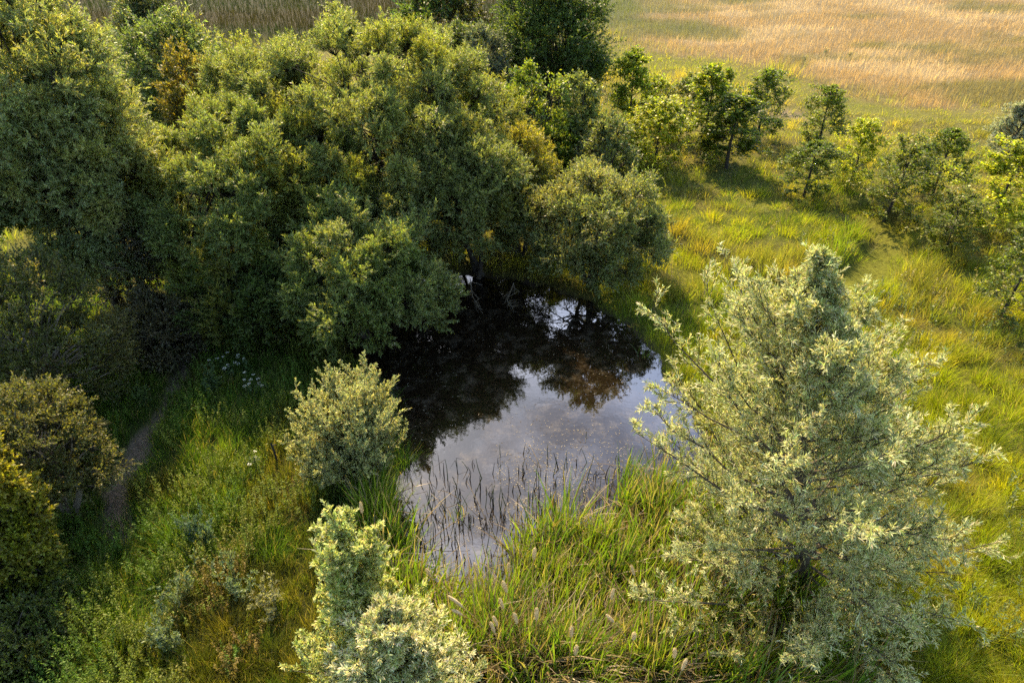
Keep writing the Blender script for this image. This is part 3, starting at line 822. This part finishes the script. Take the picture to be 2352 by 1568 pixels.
CT = [(1226, 1283, 1.2, .03, .0, 'cattail head standing highest above the open water, right of centre'),
      (1168, 1312, 1.1, .02, .0, 'upright pale cattail head above the notch of open water'),
      (1099, 1318, 1.25, -.15, .05, 'cattail head tilted left beside the notch of open water'),
      (988, 1322, 1.2, -.15, .0, 'cattail head among the bright green leaves at the left of the reed bed'),
      (1164, 1360, 1.2, -.12, .0, 'cattail leaning left just below the one over the notch of water'),
      (1062, 1393, 1.2, -.5, .1, 'cattail head bent over nearly level, upper of the two lying left'),
      (1062, 1412, 1.1, -.45, -.05, 'cattail head bent over nearly level, lower of the two lying left'),
      (1156, 1398, 1.15, -.1, .0, 'upper cattail head of the close group in the middle of the reed bed'),
      (1142, 1436, 1.1, -.12, .0, 'leaning cattail head at the left of the middle group'),
      (1136, 1452, 1.05, -.1, .0, 'lowest leftmost cattail head of the middle group'),
      (1188, 1432, 1.1, -.1, .02, 'right hand cattail head of the middle group'),
      (1232, 1424, 1.15, .0, .02, 'plump upright cattail head right of the middle group'),
      (1404, 1377, 1.1, .03, .0, 'small cattail head in the right half, nearest the bright leaves'),
      (1457, 1320, 1.2, -.2, .05, 'cattail head bent to the upper left beside the brown arched leaves'),
      (1478, 1358, 1.2, .05, .0, 'upright cattail head near the lower left boughs of the tall willow'),
      (1410, 1428, 1.15, -.35, .0, 'cattail head hooked over sideways right of centre'),
      (1312, 1462, 1.15, .0, .0, 'slim upright cattail head low in the centre'),
      (1321, 1503, 1.1, .03, .0, 'lowest cattail head in the centre'),
      (1455, 1468, 1.1, .0, .0, 'upright cattail head low on the right of centre'),
      (1549, 1510, 1.1, -.05, .0, 'cattail head under the lower left boughs of the tall willow'),
      (1566, 1538, 1.1, .05, .0, 'cattail head nearest the bottom edge on the right'),
      (832, 1178, 1.0, .0, .0, 'lone cattail head in front of the upright willow bush'),
      (990, 1388, 1.1, -.1, .0, 'narrow cattail head low on the left of the reed bed')]
for c in CT: cattail(c[0], c[1], c[2] + .35, *c[3:])

# ------------------------------------------------------------ the big willows and the wood on the left
GREY = (.21, .24, .085); YEL = (.23, .245, .045); DEEP = (.09, .14, .032); OLV = (.15, .155, .03)
def by_pixels(px, pytop, wpx, Y):
    """world X, height and radius of a crown whose axis stands at distance Y"""
    h = height_for(Y, pytop); t = Y * cT + (CAM_H - h * .6) * sT
    return (px - 1176) / F * t, h, wpx / 2 / F * t
GW = 'big willows behind the pond'
def big(px, top, w, Y, label, name='willow_tree', cat='willow', zc=.52, ry=1.0, base=None, **kw):
    X, h, r = by_pixels(px, top, w, Y)
    rz = h * (1 - zc)
    kw.setdefault('group', None)
    return billow_tree(name, label, cat, base or (X, Y), (X, Y, h * zc), (r, r * ry, rz), **kw)

big(865, 28, 660, 18.9, 'tallest rounded grey green willow directly behind the pond', zc=.50, lobes=175, inner=.3, lobe_r=(.42, .72), sub=18, twigs=12, leaves=16, col=GREY, alt=YEL, altp=.18, zmin=-.7, base=(-3.0, 18.6), thin=.05, group=GW)
big(620, 95, 330, 19.6, 'grey green willow forming the left shoulder behind the patchy one', zc=.5, lobes=70, lobe_r=(.45, .85), sub=15, twigs=12, leaves=15, col=GREY, alt=YEL, altp=.15, zmin=-.5, thin=.1, group=GW)
big(1010, 95, 260, 19.8, 'grey green willow forming the right shoulder behind the tallest one', zc=.5, lobes=55, lobe_r=(.45, .8), sub=15, twigs=12, leaves=15, col=GREY, alt=YEL, altp=.15, zmin=-.5, thin=.1, group=GW)
big(1040, 250, 330, 17.4, 'dark shaded willow overhanging the far middle of the pond', zc=.5, lobes=80, lobe_r=(.45, .85), sub=16, twigs=12, leaves=16, col=GREY, alt=OLV, altp=.25, zmin=-.4, base=(-.9, 17.6), thin=.6, group=GW)
big(600, 235, 560, 16.6, 'broad green willow with yellow tinted patches left of the tallest one', zc=.5, lobes=145, inner=.28, lobe_r=(.42, .72), sub=18, twigs=12, leaves=16, col=(.17, .215, .07), alt=YEL, altp=.25, zmin=-.75, base=(-5.8, 16.4), group=GW)
big(835, 505, 330, 14.1, 'low fresh green willow leaning out over the left side of the pond', zc=.52, rag=(.55, 1.15), lobes=75, lobe_r=(.35, .85), sub=17, twigs=12, leaves=16, col=(.18, .225, .06), alt=GREY, altp=.3, zmin=-.4, base=(-3.6, 14.6), thin=.4, group=GW)
big(560, 560, 260, 14.2, 'low dark green willow at the left end of the pond', zc=.52, lobes=60, lobe_r=(.4, .7), sub=10, twigs=10, leaves=13, col=DEEP, alt=OLV, altp=.3, zmin=-.6, group=GW)
big(1190, 295, 165, 18.6, 'yellow green willow bush on the right flank of the big willows', name='willow_bush', cat='bush', zc=.56, lobes=60, lobe_r=(.4, .7), sub=10, twigs=10, leaves=12, col=(.22, .21, .035), alt=(.28, .25, .03), altp=.4, zmin=-.8)
big(1130, 180, 150, 20.5, 'small yellow green willow top peeping behind the tallest willow', zc=.6, lobes=40, lobe_r=(.4, .6), sub=10, twigs=9, leaves=12, col=(.2, .21, .04), alt=YEL, altp=.4)
big(1362, 395, 300, 17.0, 'round grey green bush with small leaves at the far right end of the pond', name='willow_bush', cat='bush', zc=.5, lobes=90, lobe_r=(.35, .6), sub=11, twigs=11, leaves=12, rag=(.6, 1.12), leaf=(.075, .026), col=(.17, .20, .07), alt=(.24, .24, .09), altp=.35, zmin=-.6, twl=.3, upb=.9)
big(120, -60, 420, 15.2, 'very tall pale green willow filling the top left corner', zc=.56, lobes=160, inner=.25, lobe_r=(.45, .8), sub=16, twigs=12, leaves=16, col=(.22, .26, .11), alt=(.28, .29, .09), altp=.35, zmin=-.8, upb=.4, stems=3, tr=.07)
big(-230, 60, 420, 14.0, 'dark willow on the far left edge of the wood', lobes=90, lobe_r=(.6, 1.0), sub=9, twigs=9, leaves=11, leaf=(.12, .03), col=DEEP, alt=OLV)
big(290, 400, 230, 15.6, 'thin shrub with pale glinting leaves in the dark gap between the two tall willows', name='shrub', cat='shrub', zc=.5, lobes=60, lobe_r=(.3, .55), sub=9, twigs=8, leaves=11, leaf=(.07, .03), col=(.16, .15, .09), alt=(.30, .26, .18), altp=.3, zmin=-.7)
big(370, 690, 190, 13.6, 'brownish green shrub standing over the start of the dirt path', name='shrub', cat='shrub', zc=.5, lobes=40, lobe_r=(.3, .5), sub=9, twigs=9, leaves=11, leaf=(.07, .03), col=(.11, .10, .05), alt=(.17, .15, .08), zmin=-.8)
big(410, 40, 230, 27, 'dark round tree behind the gap between the two tall willows', name='broadleaf_tree', cat='tree', lobes=60, lobe_r=(.6, 1.0), sub=10, twigs=9, leaves=10, leaf=(.13, .045), col=(.09, .13, .045), alt=GREY, twl=.45, zmin=-.6)
big(455, 115, 150, 24, 'small olive brown tree between the tall willows', name='broadleaf_tree', cat='tree', lobes=40, lobe_r=(.4, .7), sub=9, twigs=8, leaves=10, leaf=(.11, .045), col=(.16, .14, .03), alt=(.2, .17, .03), zmin=-.8)
big(560, 130, 130, 24, 'grey green bush behind the left shoulder of the big willows', name='bush', cat='bush', lobes=30, lobe_r=(.4, .7), sub=9, twigs=8, leaves=10, leaf=(.11, .04), col=(.06, .085, .03), alt=GREY)
big(350, -20, 120, 36, 'faint greyish tree at the top edge beyond the dark round one', name='broadleaf_tree', cat='tree', lobes=40, lobe_r=(.6, 1.0), sub=8, twigs=8, leaves=9, leaf=(.16, .06), col=(.06, .075, .035), alt=GREY, twl=.5)
big(1250, -60, 240, 30, 'large dark green oak at the top centre', name='oak_tree', cat='oak', rag=(.65, 1.08), lobes=95, lobe_r=(.5, 1.25), sub=13, twigs=10, leaves=12, leaf=(.095, .05), col=(.07, .105, .024), alt=(.11, .15, .03), twl=.5, zmin=-.8, upb=.2, inner=.1)
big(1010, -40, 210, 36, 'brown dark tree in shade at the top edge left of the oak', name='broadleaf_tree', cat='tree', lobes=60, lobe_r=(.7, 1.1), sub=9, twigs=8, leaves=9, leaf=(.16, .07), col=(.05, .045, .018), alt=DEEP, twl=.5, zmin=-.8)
big(1112, 55, 110, 27.5, 'small grey blue willow in front of the dark oak', name='willow_tree', cat='willow', zc=.5, lobes=40, lobe_r=(.35, .6), sub=9, twigs=8, leaves=11, leaf=(.10, .03), col=(.10, .125, .08), alt=(.13, .15, .1), upb=1.4, zmin=-.8)
big(1060, 60, 120, 29, 'dark green bush between the tallest willow and the oak', name='bush', cat='bush', lobes=40, lobe_r=(.5, .8), sub=9, twigs=8, leaves=10, leaf=(.12, .05), col=(.045, .07, .022), alt=GREY, zmin=-.8)

# hawthorns at the left edge
GH = 'hawthorns along the left edge'
big(90, 600, 330, 11.2, 'dark hawthorn with bare grey twigs on the left edge below the tall willow', name='hawthorn', cat='hawthorn', zc=.5, lobes=70, lobe_r=(.35, .6), sub=9, twigs=9, leaves=12, leaf=(.05, .028), col=(.085, .10, .026), alt=(.14, .13, .04), zmin=-.7, twl=.28, group=GH, bark=M_DEAD)
big(70, 880, 300, 8.4, 'olive brown hawthorn in the middle of the left edge', name='hawthorn', cat='hawthorn', zc=.5, lobes=70, lobe_r=(.25, .45), sub=10, twigs=9, leaves=12, leaf=(.042, .024), inner=.4, col=(.115, .12, .035), alt=(.16, .15, .05), zmin=-.7, twl=.24, group=GH, bark=M_DEAD)
big(-20, 1430, 330, 5.8, 'dark hawthorn in the bottom left corner', name='hawthorn', cat='hawthorn', zc=.5, lobes=60, lobe_r=(.22, .4), sub=10, twigs=9, leaves=12, leaf=(.04, .024), col=(.085, .11, .024), alt=(.15, .16, .03), zmin=-.7, twl=.22, group=GH, bark=M_DEAD)
big(5, 975, 110, 7.1, 'bright yellow leaved maple on the left edge catching the sun', name='maple_tree', cat='maple', zc=.55, lobes=26, lobe_r=(.18, .32), sub=8, twigs=8, leaves=9, leaf=(.06, .04), col=(.22, .21, .02), alt=(.27, .25, .03), altp=.5, zmin=-.6, twl=.2)
big(20, 1165, 150, 6.9, 'sunlit yellow green shrub between the left hawthorns', name='shrub', cat='shrub', zc=.5, lobes=44, lobe_r=(.15, .3), sub=9, twigs=8, leaves=9, leaf=(.055, .035), col=(.17, .19, .015), alt=(.22, .22, .03), altp=.5, zmin=-.6, twl=.2)

# bare branches
def dead_branch(name, pts, label, n=7, r=.018, L=.45):
    """pts: (px, py, z) along the main branch"""
    w = np.array([[*map(float, at(a, b, z)), z] for a, b, z in pts])
    mb = MB(); o = tuple(w[0])
    add_tubes(mb, w[None], r, r * .3, (1, 1, 1), 6)
    k = rng.uniform(0, len(w) - 1.01, n); i = k.astype(int); f = (k - i)[:, None]
    P = w[i] * (1 - f) + w[i + 1] * f
    D = nrm(nrm(w[i + 1] - w[i]) + rng.normal(size=(n, 3)) * .55)
    E = P + D * (L * rng.uniform(.4, 1, n))[:, None]
    add_tubes(mb, bez(P, (P + E) / 2 + rng.normal(size=(n, 3)) * .05, E, 5), r * .4, .002, (1, 1, 1), 4)
    p, d, l, q = children(P, D, np.full(n, L * .7), 4, .2, 1, .6, np.full(n, L * .45), .05)
    add_tubes(mb, np.stack([p, p + d * l[:, None]], 1), r * .2, .0015, (1, 1, 1), 3)
    tag(mb.build(name, M_DEAD, origin=o, smooth=True), label, 'dead branch')
dead_branch('dead_branch', [(190, 560, 2.4), (215, 600, 2.3), (260, 620, 2.4)], 'bare grey branch poking from the dark gap above the left hawthorn', 9, .022, .6)
dead_branch('dead_branch', [(100, 720, 2.4), (98, 690, 2.7), (60, 660, 2.9), (20, 650, 3.0)], 'pale bare branch spreading over the upper left hawthorn', 14, .022, .6)
dead_branch('dead_branch', [(100, 720, 2.4), (120, 680, 2.7), (160, 665, 2.8)], 'forked bare branch right of the pale spreading one', 10, .018, .5)
dead_branch('dead_branch', [(10, 830, 2.2), (30, 800, 2.4), (-20, 780, 2.5)], 'tangle of bare twigs at the left edge halfway up', 12, .018, .5)
dead_branch('dead_branch', [(60, 1000, 1.8), (110, 960, 2.0), (150, 950, 2.0)], 'dry twigs on top of the olive brown hawthorn', 12, .012, .4)
dead_branch('dead_branch', [(1600, 1015, .1), (1640, 1000, .15), (1662, 990, .2)], 'dark dead branch lying at the right waterline', 6, .02, .4)
dead_branch('dead_branch', [(850, 850, .1), (880, 880, .15), (900, 905, .1)], 'pale dead branch dipping into the left side of the pond', 5, .02, .4)
dead_branch('dead_branch', [(1080, 640, 1.1), (1085, 680, .6), (1100, 705, .15)], 'tangled dead boughs hanging into the far middle of the pond', 14, .014, .35)
dead_branch('dead_branch', [(1180, 650, 1.0), (1165, 690, .5), (1180, 712, .1)], 'dead boughs drooping to the water right of the far middle', 14, .012, .35)
dead_branch('dead_branch', [(1010, 660, 1.2), (1000, 700, .6), (985, 730, .1)], 'dead boughs drooping to the water at the far left end', 10, .012, .35)
dead_branch('dead_branch', [(720, 1080, .25), (760, 1100, .4), (790, 1130, .3)], 'dry brown twigs heaped at the foot of the upright willow bush', 16, .012, .5)

# ------------------------------------------------------------ willow bush left of the pond, silver willows in front
X0, Y0 = (float(q) for q in at(770, 1135))
open_willow('willow_bush', 'upright golden green willow bush at the left edge of the pond', 'bush', (X0 + .2, Y0 + .25), (X0 + .3, Y0 + .3, 1.05), 1.15, prim=165, sec=17, ter=4, leaves=13,
            leaf=(.043, .0135), col=(.29, .33, .14), alt=(.56, .54, .22), altp=.45, profile=lambda u: .55 + .5 * np.sin(u * 2.6), ang=(.75, 1.3), z0=.02, mat=M_SILVER, seclen=.42, terl=.2, upb=.8, tr=.04)

open_willow('willow_tree', 'tall slender silver leaved willow in the right foreground', 'willow', (4.7, 6.6), (3.58, 7.0, 6.25), 2.05, mixs=.25, irr=.4, prim=150, sec=20, ter=4, leaves=14,
            leaf=(.078, .0118), col=(.24, .28, .08), alt=(.66, .64, .37), altp=.42, profile=lambda u: np.interp(u, [0, .3, .5, .65, .8, .9, 1], [1.12, 1.08, .86, .52, .26, .08, .0]),
            ang=(.30, 1.0), z0=.02, seclen=.52, terl=.26, upb=.3, skew=(-.12, 0))
hf = height_for(4.9, 1135)
open_willow('willow_tree', 'short yellow green willow top in the centre of the bottom edge', 'willow', (-1.85, 4.95), (-1.85, 4.9, hf - .95), 1.1, prim=85, sec=14, ter=4, leaves=13,
            leaf=(.056, .016), col=(.30, .36, .09), alt=(.60, .60, .26), altp=.45, profile=lambda u: .35 + .55 * np.clip(1 - u, 0, 1), ang=(.75, 1.2), z0=.2, seclen=.32, terl=.18, upb=.6, tr=.05)
open_willow('willow_tree', 'silver leaved willow at the bottom edge in front of the yellow green one', 'willow', (-1.3, 4.1), (-1.25, 4.2, height_for(4.2, 1320) - .8), 1.05, prim=80, sec=15, ter=4, leaves=13,
            leaf=(.07, .0135), col=(.27, .31, .10), alt=(.74, .70, .44), altp=.5, profile=lambda u: np.clip(1.05 - u, 0, 1) ** .6, ang=(.5, 1.1), z0=.15, seclen=.45, terl=.22, upb=.5, tr=.06)
Xs, Ys = (float(q) for q in at(2300, 385))
open_willow('willow_tree', 'small pointed silver willow at the right edge beside the hay field', 'willow', (Xs, Ys), (Xs + .1, Ys, height_for(Ys, 250)), .95, prim=60, sec=12, ter=3, leaves=10,
            leaf=(.10, .022), col=(.24, .28, .17), alt=(.45, .46, .34), profile=lambda u: np.clip(1.05 - u, 0, 1) ** .6, ang=(.5, 1.1), seclen=.4, terl=.2, lance=False)

# ------------------------------------------------------------ young trees on the right
protos = []
PK = [(3.0, .62, 9500, .075, (.17, .22, .022), (.32, .34, .03), .1),
                                              (3.0, .55, 8500, .075, (.085, .125, .018), (.19, .22, .022), .16),
                                              (3.0, .75, 10500, .075, (.27, .31, .028), (.42, .42, .035), .1),
                                              (3.0, .60, 6500, .08, (.10, .135, .026), (.21, .21, .035), .26)]
PK = PK + [(h, r * q, int(n * w), lf * z, tuple(np.array(c) * b), a, cl * v) for (h, r, n, lf, c, a, cl), q, w, z, b, v in zip(PK, (.75, 1.2, .85, 1.15), (.8, 1.1, .7, 1.2), (1.15, .9, 1.2, .85), (.8, 1.15, .85, 1.2), (1.8, .6, 1.6, .7))]
for k, (h, r, n, lf, c, a, cl) in enumerate(PK):
    tb, cb = sapling_mesh(h, r, n, lf, c, a, cl)
    tm = tb.build('trunk', M_BARK_D, smooth=True); cm = cb.build('crown', M_BROAD)
    protos.append((tm.data, cm.data)); bpy.data.objects.remove(tm); bpy.data.objects.remove(cm)
GS = 'young broad leaved trees on the grassy slope'
def sapling(bpx, bpy_, toppy, wpx, k, label):
    X, Y = (float(q) for q in at(bpx, bpy_))
    h = height_for(Y, toppy)
    t = Y * cT + (CAM_H - h * .6) * sT
    r = wpx / 2 / F * t
    root = empty('young_tree', (X, Y, float(ground_z(X, Y)) - .03), label, 'young tree', GS)
    pr = (.62, .55, .75, .60)[k]; k = k + 4 * (random.random() < .5)
    for me, nm in zip(protos[k], ('trunk', 'crown')):
        o = bpy.data.objects.new(nm, me); COL.objects.link(o); o.parent = root
    root.scale = (r / pr * random.uniform(.88, 1.08), r / pr * random.uniform(.88, 1.08), h / 3.0)
    root.rotation_euler = (random.uniform(-.05, .05), random.uniform(-.05, .05), random.uniform(0, 6.28))
for s in [(1665, 402, 245, 118, 1, 'dark leafy young tree lowest of the three tight ones with its trunk foot in shade'),
          (1735, 335, 178, 88, 1, 'dark narrow young tree on the right of the tight trio'),
          (1608, 372, 175, 110, 0, 'tall young tree left of the tight trio with a bare lower trunk'),
          (1560, 330, 200, 90, 3, 'sparse young tree half hidden left of the tall bare trunked one'),
          (1500, 398, 255, 120, 2, 'bright yellow green rounded young tree over a thin dark trunk'),
          (1440, 345, 150, 95, 0, 'pointed young tree at the left end of the row, tip against the hay field'),
          (1420, 400, 290, 130, 2, 'low yellow green young tree touching the round pond bush'),
          (1490, 320, 205, 80, 2, 'yellow green young tree behind the bright rounded one'),
          (1345, 330, 200, 90, 2, 'yellow green young tree in front of the dark oak'),
          (1875, 350, 215, 85, 1, 'lone young tree beside the bare brown patch'),
          (1842, 465, 342, 85, 1, 'short dark young tree just below the lone one'),
          (1948, 440, 305, 92, 2, 'yellowish young tree right of the short dark one'),
          (2030, 505, 330, 110, 3, 'thin crowned brownish young tree in the middle of the right side'),
          (2135, 465, 320, 80, 1, 'young tree with a long slanting bare trunk'),
          (2262, 545, 365, 165, 2, 'widest young tree at the right edge of the slope'),
          (2165, 590, 470, 105, 3, 'small grey green young tree below the one with the slanting trunk'),
          (2285, 752, 550, 125, 3, 'long trunked young tree hanging over the shadow at the right edge'),
          (2370, 520, 380, 90, 0, 'young tree cut by the right edge of the view'),
          (1200, 210, 105, 80, 0, 'small yellow tipped young tree under the oak'),
          (1285, 215, 145, 85, 3, 'slim young tree right of the yellow tipped one under the oak')]:
    sapling(*s)
big(1228, 150, 170, 22.5, 'mid green bushy tree between the big willows and the young trees', name='broadleaf_tree', cat='tree', zc=.52, lobes=50, lobe_r=(.35, .6), sub=9, twigs=8, leaves=10, leaf=(.10, .055), col=(.11, .16, .025), alt=(.19, .23, .03), altp=.3, zmin=-.9)
big(1325, 165, 110, 23.5, 'paler loose tree right of the mid green bushy one', name='broadleaf_tree', cat='tree', zc=.52, lobes=36, lobe_r=(.35, .6), sub=8, twigs=8, leaves=9, leaf=(.10, .055), col=(.16, .19, .06), alt=(.22, .24, .08), zmin=-.9)
big(1390, 270, 120, 21.5, 'pale sage green bush among the yellow green young trees', name='bush', cat='bush', zc=.5, lobes=32, lobe_r=(.3, .5), sub=8, twigs=8, leaves=10, leaf=(.09, .04), col=(.14, .17, .07), alt=(.2, .21, .08), zmin=-.8)

# ------------------------------------------------------------ small things
def post():
    X, Y = (float(q) for q in at(645, 1088)); h = height_for(Y, 1018) 
    z = float(ground_z(X, Y)); mb = MB()
    add_tubes(mb, np.array([[[X, Y, z - .2], [X - .01, Y, z + h * .5], [X - .03, Y, h]]]), .022, .018, (1, 1, 1), 7)
    add_tubes(mb, np.array([[[X - .02, Y, h - .05], [X + .06, Y, h - .03]]]), .01, .01, (1, 1, 1), 5)
    tag(mb.build('post', M_METAL, origin=(X, Y, z), smooth=True), 'thin dark upright post in the weeds left of the upright willow bush', 'post')
post()
def umbel(px, py, z, label, n=4, group='white flower heads in the shade above the path', r=.03, col=(.6, .6, .48)):
    X, Y = (float(q) for q in at(px, py, z)); g = float(ground_z(X, Y))
    root = empty('flowering_plant', (X, Y, g), label, 'wild flower', group)
    mb = MB(); tips = []
    for q in range(n):
        e = np.array([[X + random.gauss(0, .12), Y + random.gauss(0, .12), z + random.gauss(0, .06)]])
        add_tubes(mb, bez(np.array([[X, Y, g]]), np.array([[X, Y, (g + z) * .6]]), e, 5), .004, .002, (.08, .11, .03), 4); tips.append(e[0])
    mb.build('stem', M_LEAF, root, (X, Y, g))
    lm = MB(); m = 60
    P = np.stack([np.full(m, X), np.full(m, Y), rng.uniform(g + .1, max(z - .05, g + .2), m)], 1) + rng.normal(size=(m, 3)) * np.array([.06, .06, 0])
    add_leaves(lm, P, rng.normal(size=(m, 3)) * np.array([1, 1, .4]), .09, .04, np.tile(np.array([.07, .12, .03]), (m, 1)) * rng.uniform(.7, 1.4, (m, 1)))
    lm.build('foliage', M_LEAF, root, (X, Y, g))
    for tpt in tips:
        fm = MB(); k = 22; a = rng.uniform(0, 2 * pi, k); rad = np.sqrt(rng.random(k)) * r
        P = tpt + np.stack([np.cos(a) * rad, np.sin(a) * rad, rng.random(k) * .012], 1)
        add_leaves(fm, P, np.stack([np.cos(a), np.sin(a), 0 * a + .2], 1), .016, .013, np.tile(np.array(col), (k, 1)), .9)
        fm.build('flower_head', M_PETAL, root, (X, Y, g))
for q in [(505, 815, .8, 'uppermost left cluster of white flowers under the dark willow'), (525, 835, .7, 'white flowers just below the uppermost left cluster'),
          (560, 822, .8, 'white flowers at the top middle of the shaded group'), (500, 862, .6, 'lone white flowers at the lower left of the shaded group'),
          (568, 880, .6, 'white flowers at the bottom middle of the shaded group'), (600, 878, .6, 'white flowers at the right end of the shaded group', 5)]:
    umbel(*q)
umbel(572, 1048, .6, 'pair of small white flowers in the weeds left of the thin post', 3, None)
for q in [(1955, 120, .6, 'yellow flowering weed right of the middle of the hay field'), (1900, 112, .6, 'yellow flowering weed at the middle of the hay field'), (1850, 128, .55, 'yellow flowering weed left of the others in the hay field')]:
    umbel(*q, 9, 'yellow flowers in the hay field', .10, (.5, .48, .03))

def big_weed(px, py, h, label, col=(.16, .21, .10), n=9, name='tall_weed'):
    X, Y = (float(q) for q in at(px, py, .1)); g = float(ground_z(X, Y))
    root = empty(name, (X, Y, g), label, 'weed', 'tall grey green weeds left of the pond')
    P = np.tile(np.array([X, Y, g]), (n, 1)) + rng.normal(size=(n, 3)) * np.array([.05, .05, 0])
    D = nrm(rng.normal(size=(n, 3)) * np.array([.28, .28, 0]) + np.array([0, 0, 1.])); L = h * rng.uniform(.7, 1.1, n)
    mb = MB(); add_tubes(mb, np.stack([P, P + D * L[:, None]], 1), .006, .003, (.13, .15, .07), 4)
    p, d, l, i = children(P, D, L, 9, .25, 1, .7, np.full(n, .18), .2)
    add_tubes(mb, np.stack([p, p + d * l[:, None]], 1), .003, .001, (.13, .15, .07), 3)
    mb.build('stem', M_LEAF, root, (X, Y, g))
    lm = MB(); pp = np.concatenate([P, p]); dd = np.concatenate([D, d]); ll = np.concatenate([L, l])
    a, b, c, q = children(pp, dd, ll, 16, .1, 1, .8, np.full(len(pp), .06), .1)
    add_leaves(lm, a, b, c, .016, np.array(col) * rng.uniform(.7, 1.4, (len(a), 1)), .5, True)
    lm.build('foliage', M_LEAF, root, (X, Y, g))
big_weed(425, 1400, .9, 'grey green tall weed left of the rusty patch')
big_weed(545, 1385, .95, 'grey green tall weed with branching tips above the rusty patch')
big_weed(635, 1410, .8, 'pale wiry weed just left of the short front willow', (.24, .24, .12))
big_weed(470, 1270, .7, 'blue green feathery weed on the bank beyond the rusty patch', (.09, .15, .09), 12)
big_weed(400, 1500, .8, 'sage green bushy weed low on the left foreground', (.16, .21, .1), 12)
big_weed(500, 920, .7, 'tall dark green weed right of the dirt path', (.08, .13, .05))
big_weed(330, 950, .6, 'green tall weed left of the bend in the dirt path', (.1, .15, .04))
